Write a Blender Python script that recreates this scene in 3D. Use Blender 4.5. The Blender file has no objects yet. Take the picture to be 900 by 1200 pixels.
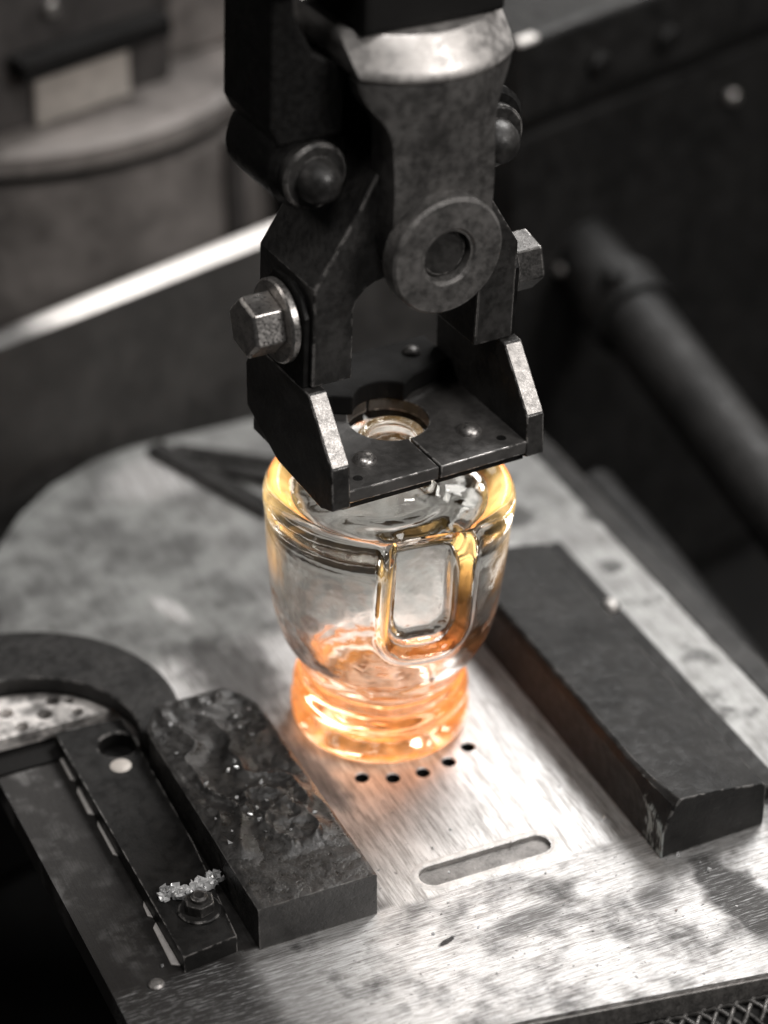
import bpy, bmesh, math, random
from mathutils import Vector, Matrix, Quaternion, noise
random.seed(7)
sc = bpy.context.scene
col = sc.collection
S = 0.001                                   # everything below is measured in millimetres

# ------------------------------------------------------------------ camera
PITCH, YAW = math.radians(33.35), math.radians(24.7)
R = Vector((math.cos(YAW), -math.sin(YAW), 0)); FH = Vector((math.sin(YAW), math.cos(YAW), 0))
F = FH*math.cos(PITCH) + Vector((0, 0, -math.sin(PITCH)))
U = FH*math.sin(PITCH) + Vector((0, 0, math.cos(PITCH)))
CAM = Vector((-279.82, -612.30, 521.42))
cd = bpy.data.cameras.new('camera'); cam = bpy.data.objects.new('camera', cd); col.objects.link(cam)
m = Matrix((R, U, -F)).transposed().to_4x4(); m.translation = CAM*S
cam.matrix_world = m
cd.sensor_fit = 'HORIZONTAL'; cd.sensor_width = 24; cd.lens = 82.67
cd.clip_start = 0.01; cd.clip_end = 50
cd.dof.use_dof = True; cd.dof.focus_distance = 0.768; cd.dof.aperture_fstop = 4.6
sc.camera = cam

# ------------------------------------------------------------------ world, lamps, exposure
w = bpy.data.worlds.new('World'); sc.world = w; w.use_nodes = True
w.node_tree.nodes['Background'].inputs[0].default_value = (0.95, 0.97, 1, 1)
w.node_tree.nodes['Background'].inputs[1].default_value = 0.014
def area(name, direction, target, dist, sx, sy, power, colour=(1, 1, 1)):
    l = bpy.data.lights.new(name, 'AREA'); l.shape = 'RECTANGLE'; l.size = sx; l.size_y = sy
    l.energy = power; l.color = colour
    o = bpy.data.objects.new(name, l); col.objects.link(o)
    d = Vector(direction).normalized(); o.location = Vector(target)*S + d*dist
    o.rotation_euler = (-d).to_track_quat('-Z', 'Y').to_euler()
    return o
area('key_lamp', (0.42, -0.70, 0.62), (0, 0, 60), 1.3, 0.46, 0.16, 7.5, (1, 0.97, 0.94))
area('top_lamp', (0.58, 0.36, 1.0), (0, 10, 0), 1.3, 0.45, 0.34, 13.0, (1, 0.985, 0.97))
area('back_lamp', (0.75, 0.75, 0.62), (20, 30, 40), 1.5, 0.30, 0.50, 3.2, (1, 0.97, 0.93))
area('front_lamp', (-0.05, -0.42, 1.0), (0, 0, 60), 1.25, 0.35, 0.35, 4.0, (1, 0.98, 0.96))
area('rear_fill_lamp', (-0.9, 0.1, 0.9), (-40, 300, 60), 1.2, 0.3, 0.3, 1.2, (1, 0.95, 0.9))
sc.view_settings.view_transform = 'Standard'; sc.view_settings.look = 'None'
sc.view_settings.exposure = 0; sc.view_settings.gamma = 1
sc.cycles.use_denoising = True
sc.cycles.max_bounces = 14; sc.cycles.transmission_bounces = 12; sc.cycles.glossy_bounces = 5
sc.cycles.diffuse_bounces = 3; sc.cycles.volume_bounces = 0
sc.cycles.sample_clamp_indirect = 6; sc.cycles.blur_glossy = 0.6
sc.cycles.volume_step_rate = 1.0

# ------------------------------------------------------------------ material helpers
class NT:
    def __init__(s, name):
        s.m = bpy.data.materials.new(name); s.m.use_nodes = True
        s.t = s.m.node_tree; s.t.nodes.clear()
        s.out = s.n('ShaderNodeOutputMaterial')
        tc = s.n('ShaderNodeTexCoord')
        mp = s.n('ShaderNodeVectorMath', operation='SCALE'); mp.inputs['Scale'].default_value = 1000
        s.l(tc.outputs['Object'], mp.inputs[0]); s.P = mp.outputs[0]     # object coordinates in mm
    def n(s, t, **k):
        x = s.t.nodes.new(t)
        for a, b in k.items(): setattr(x, a, b)
        return x
    def l(s, a, b): s.t.links.new(a, b)
    def put(s, v, sock):
        if isinstance(v, bpy.types.NodeSocket): s.l(v, sock)
        else: sock.default_value = v
    def math(s, op, a, b=0.0, c=None, clamp=False):
        x = s.n('ShaderNodeMath', operation=op, use_clamp=clamp)
        s.put(a, x.inputs[0]); s.put(b, x.inputs[1])
        if c is not None: s.put(c, x.inputs[2])
        return x.outputs[0]
    def ramp(s, v, a, b, lo=0.0, hi=1.0):
        x = s.n('ShaderNodeMapRange', interpolation_type='SMOOTHSTEP')
        s.put(v, x.inputs[0]); x.inputs[1].default_value = a; x.inputs[2].default_value = b
        x.inputs[3].default_value = lo; x.inputs[4].default_value = hi
        return x.outputs[0]
    def noise(s, size, detail=4, stretch=(1, 1, 1), rough=0.55, off=(0, 0, 0), dist=0.0):
        mp = s.n('ShaderNodeMapping'); s.l(s.P, mp.inputs[0])
        mp.inputs['Scale'].default_value = [1/(size*k) for k in stretch]; mp.inputs['Location'].default_value = off
        x = s.n('ShaderNodeTexNoise'); s.l(mp.outputs[0], x.inputs['Vector'])
        x.inputs['Scale'].default_value = 1; x.inputs['Detail'].default_value = detail
        x.inputs['Roughness'].default_value = rough; x.inputs['Distortion'].default_value = dist
        return x.outputs['Fac']
    def mix(s, f, a, b):
        x = s.n('ShaderNodeMix', data_type='RGBA'); s.put(f, x.inputs[0]); s.put(a, x.inputs[6]); s.put(b, x.inputs[7])
        return x.outputs[2]
    def bump(s, h, dist, strength=1.0, normal=None):
        x = s.n('ShaderNodeBump'); s.l(h, x.inputs['Height']); x.inputs['Distance'].default_value = dist*S
        x.inputs['Strength'].default_value = strength
        if normal: s.l(normal, x.inputs['Normal'])
        return x.outputs[0]
    def bsdf(s, base, rough, metal, normal=None, spec=0.5):
        x = s.n('ShaderNodeBsdfPrincipled')
        s.put(base, x.inputs['Base Color']); s.put(rough, x.inputs['Roughness']); s.put(metal, x.inputs['Metallic'])
        x.inputs['Specular IOR Level'].default_value = spec
        if normal: s.l(normal, x.inputs['Normal'])
        s.l(x.outputs[0], s.out.inputs['Surface'])
        return x
    def ellipse(s, cx, cy, rx, ry, ang=0, wob=None, soft=0.3):
        """1 inside a soft edged ellipse (mm), 0 outside"""
        mp = s.n('ShaderNodeMapping', vector_type='TEXTURE'); s.l(s.P, mp.inputs[0])
        mp.inputs['Location'].default_value = (cx, cy, 0); mp.inputs['Rotation'].default_value = (0, 0, ang)
        mp.inputs['Scale'].default_value = (rx, ry, 1e6)
        ln = s.n('ShaderNodeVectorMath', operation='LENGTH'); s.l(mp.outputs[0], ln.inputs[0])
        d = ln.outputs['Value']
        if wob is not None: d = s.math('ADD', d, s.math('MULTIPLY', s.math('SUBTRACT', wob, 0.5), 1.1))
        return s.ramp(d, 1-soft, 1+soft, 1, 0)
def g(v, tint=(1, 1, 1)): return (v*tint[0], v*tint[1], v*tint[2], 1)
WARM = (1.0, 0.95, 0.91)

def metal(name, dark, light, rough, metallic, size=9, edge=0.0, edge_col=0.6, bump=0.12, grain=0.5, spec=0.5, tint=WARM):
    """worn metal: mottled two tone base, fine grain relief, edges rubbed bright where edge > 0"""
    k = NT(name)
    a = k.noise(size, 6); b = k.noise(size*0.22, 5, off=(3, 1, 8)); f = k.noise(grain, 3, off=(7, 7, 1))
    mot = k.ramp(k.math('ADD', k.math('MULTIPLY', a, 0.65), k.math('MULTIPLY', b, 0.35)), 0.36, 0.64)
    base = k.mix(mot, g(dark, tint), g(light, tint))
    r = k.math('ADD', k.ramp(b, 0.3, 0.7, rough-0.1, rough+0.12), k.math('MULTIPLY', k.math('SUBTRACT', f, 0.5), 0.25), clamp=True)
    h = k.math('ADD', k.math('MULTIPLY', f, 0.5), k.math('MULTIPLY', b, 1.2))
    nm = k.bump(h, bump)
    met = metallic
    if edge > 0:
        bv = k.n('ShaderNodeBevel', samples=4); bv.inputs['Radius'].default_value = 0.8*S
        ge = k.n('ShaderNodeNewGeometry')
        dt = k.n('ShaderNodeVectorMath', operation='DOT_PRODUCT'); k.l(bv.outputs[0], dt.inputs[0]); k.l(ge.outputs['Normal'], dt.inputs[1])
        e = k.ramp(dt.outputs['Value'], 0.90, 0.998, 1, 0)
        e = k.math('MULTIPLY', k.math('MULTIPLY', e, k.ramp(k.noise(3.5, 6, off=(2, 5, 4)), 0.43, 0.56)), edge, clamp=True)
        base = k.mix(e, base, g(edge_col, tint)); met = k.math('MAXIMUM', metallic, k.math('MULTIPLY', e, 0.5))
        r = k.math('SUBTRACT', r, k.math('MULTIPLY', e, 0.15))
    k.bsdf(base, r, met, nm, spec)
    return k.m

M = {}
M['oxide'] = metal('black_oxide_steel', 0.022, 0.050, 0.44, 0.2, edge=0.9, spec=0.5)
M['jaw'] = metal('sooty_grey_jaw_steel', 0.06, 0.115, 0.42, 0.25, size=14, edge=1.0, edge_col=0.95, spec=0.6)
M['oxide_dark'] = metal('sooty_black_steel', 0.006, 0.014, 0.5, 0.1, spec=0.25)
M['bolt'] = metal('zinc_bolt_steel', 0.36, 0.62, 0.36, 0.9, size=4, edge=0.8, bump=0.05)
M['bolt_dark'] = metal('dull_bolt_steel', 0.035, 0.09, 0.45, 0.6, size=3, edge=0.9, bump=0.08)
M['bright'] = metal('ground_bright_steel', 0.26, 0.50, 0.45, 0.85, size=2.5, bump=0.05, grain=0.35)
M['lever'] = metal('worn_cast_steel', 0.065, 0.165, 0.5, 0.55, size=12, bump=0.15)
M['lever_collar'] = metal('polished_cast_steel', 0.5, 0.72, 0.5, 0.8, size=14, bump=0.04)  # paler copy of the lever steel; light on the sloping band painted in
M['ring'] = metal('cast_steel_washer', 0.085, 0.20, 0.52, 0.5, size=8, bump=0.2, edge=0.5, edge_col=0.5)
M['graphite'] = metal('burnt_graphite', 0.020, 0.055, 0.36, 0.0, size=11, bump=0.3, grain=0.8, spec=0.7, edge=0.5, edge_col=0.4)
M['bar'] = metal('dark_bar_steel', 0.010, 0.024, 0.5, 0.1, size=16, bump=0.15, edge=0.6, spec=0.3)
M['pad'] = metal('dark_pad_steel', 0.010, 0.026, 0.55, 0.1, size=18, bump=0.3, edge=0.55, spec=0.3)
def rail_material():
    k = NT('rubbed_rail_steel_worn')
    sep = k.n('ShaderNodeSeparateXYZ'); k.l(k.P, sep.inputs[0])
    a = k.noise(7, 5, stretch=(3, 1, 1)); b = k.noise(1.2, 4, stretch=(5, 1, 1))
    w_ = k.ramp(k.math('ADD', sep.outputs[0], k.math('MULTIPLY', a, 34)), -4, 40, 0, 1)  # edge glint painted white, fading to dark towards the left
    w_ = k.math('MULTIPLY', w_, k.ramp(b, 0.3, 0.5, 0.75, 1.0))
    k.bsdf(k.mix(w_, g(0.07, WARM), g(0.97, WARM)), 0.42, 0.25, k.bump(b, 0.1))
    return k.m
M['rail'] = rail_material()
M['slotted'] = metal('grey_scraped_slot_floor', 0.16, 0.34, 0.55, 0.5, size=7, bump=0.2)
M['scuffed'] = metal('scuffed_white_edge', 0.62, 0.90, 0.55, 0.15, size=4, bump=0.1)
M['disc'] = metal('mottled_pale_disc', 0.14, 0.92, 0.5, 0.3, size=14, bump=0.3)
def pad_material():
    k = NT('chipped_pad_steel')
    a = k.noise(18, 6); b = k.noise(4, 5, off=(3, 1, 8)); c = k.noise(2.2, 5, stretch=(1, 0.5, 2), off=(6, 6, 2)); f = k.noise(0.6, 3)
    base = k.mix(k.ramp(k.math('ADD', k.math('MULTIPLY', a, 0.6), k.math('MULTIPLY', b, 0.4)), 0.38, 0.62), g(0.007, WARM), g(0.025, WARM))
    sep = k.n('ShaderNodeSeparateXYZ'); k.l(k.P, sep.inputs[0]); X, Y, Z_ = sep.outputs
    chip = k.math('MULTIPLY', k.ramp(k.math('ADD', Y, k.math('MULTIPLY', b, 14)), -80, -84, 0, 1), k.ramp(X, 47.6, 48.4, 1, 0))
    base = k.mix(k.math('MULTIPLY', chip, k.ramp(c, 0.40, 0.60)), base, g(0.42, (0.93, 1, 0.97)))
    scr = k.ramp(k.noise(0.7, 4, stretch=(9, 0.5, 1), off=(1, 5, 5), rough=0.7), 0.62, 0.72)
    base = k.mix(k.math('MULTIPLY', scr, 0.35), base, g(0.16, WARM))
    bv = k.n('ShaderNodeBevel', samples=4); bv.inputs['Radius'].default_value = 0.9*S
    ge = k.n('ShaderNodeNewGeometry')
    dt = k.n('ShaderNodeVectorMath', operation='DOT_PRODUCT'); k.l(bv.outputs[0], dt.inputs[0]); k.l(ge.outputs['Normal'], dt.inputs[1])
    e = k.math('MULTIPLY', k.ramp(dt.outputs['Value'], 0.90, 0.998, 1, 0), k.math('MULTIPLY', k.ramp(b, 0.46, 0.58), 0.6))
    base = k.mix(e, base, g(0.5, WARM))
    k.bsdf(base, k.ramp(b, 0.3, 0.7, 0.42, 0.66), 0.1, k.bump(k.math('ADD', k.math('MULTIPLY', f, 0.4), b), 0.35), 0.3)
    return k.m
M['pad'] = pad_material()
M['clamp'] = metal('brown_black_clamp_steel', 0.014, 0.034, 0.5, 0.1, size=14, bump=0.2, edge=0.4, spec=0.35)
M['wall'] = metal('grey_guard_steel', 0.050, 0.085, 0.6, 0.2, size=30, bump=0.1)
M['rail_edge'] = metal('rubbed_rail_steel', 0.85, 0.98, 0.45, 0.25, size=8, bump=0.05)
M['housing'] = metal('warm_grey_housing', 0.12, 0.26, 0.6, 0.1, size=45, bump=0.2, tint=(1, 0.9, 0.84))
M['housing_dark'] = metal('dark_housing', 0.04, 0.075, 0.6, 0.1, size=45, bump=0.2, tint=(1, 0.9, 0.86))
M['housing_light'] = metal('pale_housing', 0.42, 0.60, 0.55, 0.2, size=30, bump=0.2, tint=(1, 0.92, 0.84))
M['block'] = metal('dark_machine_block', 0.009, 0.018, 0.55, 0.1, size=40, bump=0.2)
M['pipe'] = metal('sooty_pipe', 0.007, 0.017, 0.6, 0.1, size=30, bump=0.3)
M['rubber'] = metal('black_floor', 0.006, 0.012, 0.8, 0.0, size=60, bump=0.2, spec=0.2)

def plate_material():
    k = NT('worn_machine_plate')
    sep = k.n('ShaderNodeSeparateXYZ'); k.l(k.P, sep.inputs[0]); X, Y, Z_ = sep.outputs
    n1 = k.noise(26, 6); n2 = k.noise(9, 6, off=(4, 2, 0)); n3 = k.noise(2.2, 5, off=(9, 9, 9)); n4 = k.noise(0.5, 3)
    sx = k.noise(1.0, 5, stretch=(8, 0.5, 1), off=(1, 3, 0), rough=0.75)     # milling marks along x at the front
    sx2 = k.noise(1.0, 3, stretch=(30, 1.6, 1), off=(5, 3, 0))
    sy = k.noise(1.0, 4, stretch=(0.55, 12, 1), off=(8, 1, 0), rough=0.7)       # drag marks along y where bottles slide
    sy2 = k.noise(1.0, 3, stretch=(3.0, 18, 1), off=(2, 1, 0), rough=0.65)
    front = k.ramp(k.math('ADD', Y, k.math('MULTIPLY', n2, 6)), -84, -80, 1, 0)
    streak = k.mix(front, k.math('ADD', k.math('MULTIPLY', sy, 0.6), k.math('MULTIPLY', sy2, 0.4)),
                   k.math('ADD', k.math('MULTIPLY', sx, 0.82), k.math('MULTIPLY', sx2, 0.18)))
    # dirt: 0 = clean metal, 1 = black scale and painted shadow
    lane = k.ramp(k.math('ADD', X, k.math('MULTIPLY', n2, 8)), -40, -26, 0, 1)            # the clean lane the bottles slide along
    leftdirt = k.math('MULTIPLY', k.math('SUBTRACT', 1, lane), k.ramp(k.math('ADD', Y, k.math('MULTIPLY', n1, 30)), 20, 48, 1, 0))
    leftdirt = k.math('MULTIPLY', leftdirt, k.math('MAXIMUM', k.math('SUBTRACT', 1, front), k.ramp(k.math('ADD', X, k.math('MULTIPLY', n1, 34)), -44, -74, 0, 1)))
    dirt_shade = k.math('MULTIPLY', leftdirt, k.ramp(k.math('ADD', k.math('MULTIPLY', n1, 0.6), k.math('MULTIPLY', n2, 0.4)), 0.48, 0.68, 1.0, 0.86))
    def add(mask, amt):
        nonlocal dirt_shade
        dirt_shade = k.math('MAXIMUM', dirt_shade, k.math('MULTIPLY', mask, amt))
    add(k.math('MULTIPLY', front, k.ramp(k.math('ADD', k.math('MULTIPLY', n1, 0.6), k.math('MULTIPLY', n2, 0.4)), 0.44, 0.66)), 0.88)
    add(k.math('MULTIPLY', front, k.ramp(k.math('ADD', X, k.math('MULTIPLY', n1, 30)), -20, -64, 0, 1)), 0.62)
    add(k.ramp(k.math('ADD', X, k.math('MULTIPLY', n1, 14)), -84, -92, 0, 1), k.ramp(n2, 0.46, 0.70, 1.0, 0.84))
    add(k.ellipse(60, -124, 8.5, 24, 0.12, n2, 0.3), 0.93)
    add(k.ellipse(22, -122, 4, 4, 0, n3, 0.7), 0.7)
    add(k.ellipse(38, -112, 8, 5, 0.5, n2, 0.7), 0.75)
    add(k.ellipse(-26, -104, 3.2, 0.9, 0.35, n3, 0.3), 1.0)
    add(k.ellipse(-2, -106, 13, 4.5, 0.1, n2, 0.5), 0.7)
    add(k.ellipse(-34, 40, 14, 26, 0.1, n2, 0.5), 0.88)  # shadow behind the bottle and tongs, painted into the plate
    add(k.ellipse(-33, -16, 7, 22, 0.2, n2, 0.4), 0.72)
    add(k.ellipse(0, -54, 13, 17, 0.0, n2, 0.6), 0.30)
    add(k.ramp(n3, 0.64, 0.72), 0.6)
    add(k.math('MULTIPLY', front, k.ramp(k.noise(1.3, 3, stretch=(2.0, 0.8, 1), off=(3, 8, 1)), 0.64, 0.70)), 0.8)
    # grey film of swabbing compound on the far left
    film = k.math('MULTIPLY', k.ramp(Y, 48, 62, 0, 1), k.ramp(k.math('ADD', X, k.math('MULTIPLY', n1, 24)), 14, -4, 0, 1))
    film = k.math('MAXIMUM', film, k.math('MAXIMUM', k.ramp(Y, 52, 84, 0, 0.9), k.ramp(X, 82, 86, 0, 0.8)))
    add(k.math('MULTIPLY', k.ramp(X, 80, 84, 0, 1), k.ramp(n1, 0.52, 0.62)), 0.85)
    film = k.math('MULTIPLY', film, k.math('SUBTRACT', 1, k.math('MAXIMUM', k.ellipse(-16, 163, 17, 13, 0.2, n2, 0.5), k.ellipse(-39.5, 83, 3.5, 9, 0.3, n2, 0.6))))
    filmt = k.ramp(k.math('ADD', k.math('MULTIPLY', n1, 0.75), k.math('MULTIPLY', n2, 0.25)), 0.38, 0.62)
    clean = k.mix(k.ramp(streak, 0.38, 0.60), g(0.40, WARM), g(0.88, (1, .985, .975)))
    base = k.mix(k.math('MULTIPLY', film, 0.85), clean, k.mix(filmt, g(0.060, (.97, 1, .95)), g(0.30, (.98, 1, .96))))
    base = k.mix(dirt_shade, base, g(0.030, (1, .92, .87)))
    dirt_shade = k.math('MULTIPLY', dirt_shade, k.ramp(k.noise(0.8, 3, off=(2, 2, 2)), 0.3, 0.6, 0.8, 1.0))
    wear = k.math('MULTIPLY', k.ramp(sx, 0.53, 0.63), k.math('MULTIPLY', front, 0.55))     # scratches that cut through the scale
    base = k.mix(wear, base, g(0.62))
    met = k.math('MULTIPLY', k.math('SUBTRACT', 1, k.math('MULTIPLY', dirt_shade, 0.75)), k.math('SUBTRACT', 0.8, k.math('MULTIPLY', film, 0.5)))
    r = k.math('ADD', k.ramp(streak, 0.3, 0.7, 0.56, 0.40), k.math('MULTIPLY', dirt_shade, 0.08))
    h = k.math('ADD', k.math('MULTIPLY', streak, k.ramp(Y, -86, -80, 1.0, 0.35)), k.math('ADD', k.math('MULTIPLY', n4, 0.15), k.math('MULTIPLY', n3, 0.35)))
    k.bsdf(base, r, met, k.bump(h, 0.26))
    return k.m
M['plate'] = plate_material()

def glass_material():
    k = NT('hot_bottle_glass')
    sep = k.n('ShaderNodeSeparateXYZ'); k.l(k.P, sep.inputs[0]); Zc = sep.outputs[2]
    gl = k.n('ShaderNodeBsdfGlass'); gl.inputs['IOR'].default_value = 1.5; gl.inputs['Roughness'].default_value = 0.0
    gl.inputs['Color'].default_value = (0.985, 0.985, 0.975, 1)
    wv = k.noise(7, 2)
    k.l(k.bump(wv, 0.13), gl.inputs['Normal'])
    k.l(gl.outputs[0], k.out.inputs['Surface'])
    em = k.n('ShaderNodeEmission')
    cr = k.n('ShaderNodeValToRGB'); k.l(k.math('DIVIDE', Zc, 112), cr.inputs[0])
    e = cr.color_ramp.elements
    e[0].position = 0.0; e[0].color = (1, 0.44, 0.12, 1)
    e[1].position = 1.0; e[1].color = (1, 0.55, 0.22, 1)
    for p, c in ((0.08, (1, 0.37, 0.10, 1)), (0.16, (1, 0.20, 0.045, 1)), (0.26, (1, 0.24, 0.06, 1)), (0.34, (1, 0.36, 0.12, 1)), (0.6, (1, 0.52, 0.15, 1)), (0.74, (1, 0.66, 0.26, 1))):
        x = e.new(p); x.color = c
    st = k.n('ShaderNodeValToRGB'); k.l(k.math('DIVIDE', Zc, 112), st.inputs[0])
    q = st.color_ramp.elements
    q[0].position = 0.0; q[0].color = (0.52,)*3+(1,)
    q[1].position = 1.0; q[1].color = (0.30,)*3+(1,)
    for p, v in ((0.06, 0.36), (0.12, 0.17), (0.26, 0.14), (0.36, 0.085), (0.45, 0.025), (0.62, 0.015), (0.76, 0.02), (0.86, 0.03)):
        x = q.new(p); x.color = (v, v, v, 1)
    k.l(cr.outputs[0], em.inputs['Color'])
    dap = k.ramp(k.noise(6, 3, stretch=(1, 1, 0.6), off=(4, 4, 4)), 0.42, 0.58, 0.1, 2.1)  # blotches painted into the glow to imitate refraction in the base
    base_glow = k.math('MULTIPLY', k.math('MULTIPLY', st.outputs[0], 60), dap)
    # seam, rib: refracted gold light painted as glow on side walls and panel ribs
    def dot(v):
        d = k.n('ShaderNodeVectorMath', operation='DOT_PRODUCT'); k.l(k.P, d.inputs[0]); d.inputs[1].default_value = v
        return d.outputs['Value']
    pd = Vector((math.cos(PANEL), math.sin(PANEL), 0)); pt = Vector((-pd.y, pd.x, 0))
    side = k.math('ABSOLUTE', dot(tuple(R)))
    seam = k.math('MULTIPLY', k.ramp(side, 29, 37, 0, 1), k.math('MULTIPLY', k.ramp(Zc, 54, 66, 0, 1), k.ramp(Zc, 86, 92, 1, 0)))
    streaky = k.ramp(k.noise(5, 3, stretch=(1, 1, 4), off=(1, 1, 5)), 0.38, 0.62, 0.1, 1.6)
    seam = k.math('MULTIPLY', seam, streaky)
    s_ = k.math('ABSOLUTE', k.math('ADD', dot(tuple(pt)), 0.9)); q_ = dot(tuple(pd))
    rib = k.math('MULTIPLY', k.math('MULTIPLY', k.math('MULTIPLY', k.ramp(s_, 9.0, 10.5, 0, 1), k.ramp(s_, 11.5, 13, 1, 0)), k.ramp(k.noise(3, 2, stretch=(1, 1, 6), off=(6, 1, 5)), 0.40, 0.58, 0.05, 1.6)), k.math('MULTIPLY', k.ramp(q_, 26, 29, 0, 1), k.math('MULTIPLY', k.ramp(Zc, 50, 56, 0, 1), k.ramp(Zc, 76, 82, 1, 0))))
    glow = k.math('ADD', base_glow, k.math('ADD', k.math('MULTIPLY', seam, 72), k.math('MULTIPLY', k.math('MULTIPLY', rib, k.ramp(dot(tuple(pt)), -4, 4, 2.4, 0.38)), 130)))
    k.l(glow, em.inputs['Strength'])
    ab = k.n('ShaderNodeVolumeAbsorption'); ab.inputs['Color'].default_value = (1, 0.64, 0.30, 1)
    k.l(k.ramp(Zc, 18, 40, 14, 0.0), ab.inputs['Density'])
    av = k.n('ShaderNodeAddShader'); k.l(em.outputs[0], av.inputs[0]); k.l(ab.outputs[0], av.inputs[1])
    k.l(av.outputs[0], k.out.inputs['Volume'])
    return k.m
PANEL = math.atan2(*(reversed((R*math.sin(math.radians(20))-FH*math.cos(math.radians(20)))[:2])))
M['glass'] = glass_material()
def plain_glass():
    k = NT('broken_clear_glass')
    gl = k.n('ShaderNodeBsdfGlass'); gl.inputs['IOR'].default_value = 1.5
    gs = k.n('ShaderNodeBsdfPrincipled'); gs.inputs['Base Color'].default_value = (0.95, 0.95, 0.95, 1); gs.inputs['Roughness'].default_value = 0.22
    gs.inputs['Metallic'].default_value = 0.4
    mx = k.n('ShaderNodeMixShader'); mx.inputs[0].default_value = 0.8
    k.l(gl.outputs[0], mx.inputs[1]); k.l(gs.outputs[0], mx.inputs[2])
    k.l(mx.outputs[0], k.out.inputs['Surface']); return k.m
M['cullet'] = plain_glass()

# ------------------------------------------------------------------ object helpers
def link(name, bm, mat, parent=None, loc=(0, 0, 0), bevel=0.0, smooth=False, segs=2):
    bmesh.ops.recalc_face_normals(bm, faces=bm.faces)
    me = bpy.data.meshes.new(name); bm.to_mesh(me); bm.free()
    if smooth: me.shade_smooth()
    if smooth == 'angle': me.set_sharp_from_angle(angle=math.radians(35))
    o = bpy.data.objects.new(name, me); col.objects.link(o); o.location = Vector(loc)*S
    me.materials.append(mat)
    if bevel:
        b = o.modifiers.new('edge', 'BEVEL'); b.width = bevel*S; b.segments = segs; b.limit_method = 'ANGLE'
        b.angle_limit = math.radians(40); b.harden_normals = False
    if parent is not None: o.parent = parent
    return o
def tag(o, label=None, cat=None, group=None, kind=None):
    if label: o['label'] = label
    if cat: o['category'] = cat
    if group: o['group'] = group
    if kind: o['kind'] = kind
    return o
def empty(name, loc=(0, 0, 0)):
    o = bpy.data.objects.new(name, None); col.objects.link(o); o.location = Vector(loc)*S
    o.empty_display_size = 0.01
    return o
def sstep(a, b, x):
    t = min(1, max(0, (x-a)/(b-a))); return t*t*(3-2*t)
def V(bm, p): return bm.verts.new(Vector(p)*S)
def add_prism(bm, poly, axis, a, b):
    """poly: 2D outline; axis 'x' -> (y,z), 'y' -> (x,z), 'z' -> (x,y)"""
    def P(u, v, t): return {'x': (t, u, v), 'y': (u, t, v), 'z': (u, v, t)}[axis]
    lo = [V(bm, P(u, v, a)) for u, v in poly]; hi = [V(bm, P(u, v, b)) for u, v in poly]
    n = len(poly)
    bm.faces.new(lo); bm.faces.new(hi[::-1])
    for i in range(n): bm.faces.new((lo[i], lo[(i+1) % n], hi[(i+1) % n], hi[i]))
def prism(poly, axis, a, b):
    bm = bmesh.new(); add_prism(bm, poly, axis, a, b); return bm
def box(x0, x1, y0, y1, z0, z1): return prism([(x0, y0), (x1, y0), (x1, y1), (x0, y1)], 'z', z0, z1)
def add_lathe(bm, prof, axis, c, n=48, a0=0, a1=2*math.pi):
    """prof: (radius, height) closed on the axis where radius is 0"""
    full = abs(a1-a0-2*math.pi) < 1e-6
    def P(r, h, t):
        u, v = r*math.cos(t), r*math.sin(t)
        return Vector(c)+Vector({'z': (u, v, h), 'y': (u, h, v), 'x': (h, u, v)}[axis])
    rings = []
    for r, h in prof:
        if r == 0: rings.append([V(bm, P(0, h, 0))])
        else: rings.append([V(bm, P(r, h, a0+(a1-a0)*i/(n if full else n-1))) for i in range(n)])
    for A, B in zip(rings, rings[1:]):
        for i in range(n if full else n-1):
            j = (i+1) % n
            if len(A) == 1: bm.faces.new((A[0], B[i], B[j]))
            elif len(B) == 1: bm.faces.new((A[i], A[j], B[0]))
            else: bm.faces.new((A[i], A[j], B[j], B[i]))
def lathe(prof, axis='z', c=(0, 0, 0), n=48):
    bm = bmesh.new(); add_lathe(bm, prof, axis, c, n); return bm
def circle(cx, cy, r, n=32, a0=0, a1=2*math.pi, closed=True):
    k = n if closed else n-1
    return [(cx+r*math.cos(a0+(a1-a0)*i/k), cy+r*math.sin(a0+(a1-a0)*i/k)) for i in range(n)]
def hexagon(cx, cy, r, ph=0): return [(cx+r*math.cos(ph+i*math.pi/3), cy+r*math.sin(ph+i*math.pi/3)) for i in range(6)]
def bm_holes(outer, holes, z0, z1):
    """plate outlined by outer with through holes [(loop, chamfer)]"""
    bm = bmesh.new()
    ov = [V(bm, (x, y, z1)) for x, y in outer]
    es = [bm.edges.new((ov[i], ov[(i+1) % len(ov)])) for i in range(len(ov))]
    loops = []
    for lp, (cx, cy), ch in holes:
        big = [(x+(x-cx)/math.hypot(x-cx, y-cy)*ch, y+(y-cy)/math.hypot(x-cx, y-cy)*ch) for x, y in lp]
        hv = [V(bm, (x, y, z1)) for x, y in big]
        es += [bm.edges.new((hv[i], hv[(i+1) % len(hv)])) for i in range(len(hv))]
        loops.append((lp, hv, ch))
    bmesh.ops.triangle_fill(bm, use_beauty=True, edges=es, normal=(0, 0, 1))
    lowo = [V(bm, (x, y, z0)) for x, y in outer]
    for i in range(len(ov)):
        j = (i+1) % len(ov); bm.faces.new((ov[i], ov[j], lowo[j], lowo[i]))
    for lp, hv, ch in loops:
        a = hv; n = len(lp)
        for z in ([z1-ch*0.8] if ch else [])+[z0]:
            b = [V(bm, (x, y, z)) for x, y in lp]
            for i in range(n):
                j = (i+1) % n; bm.faces.new((a[i], a[j], b[j], b[i]))
            a = b
    return bm
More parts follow.
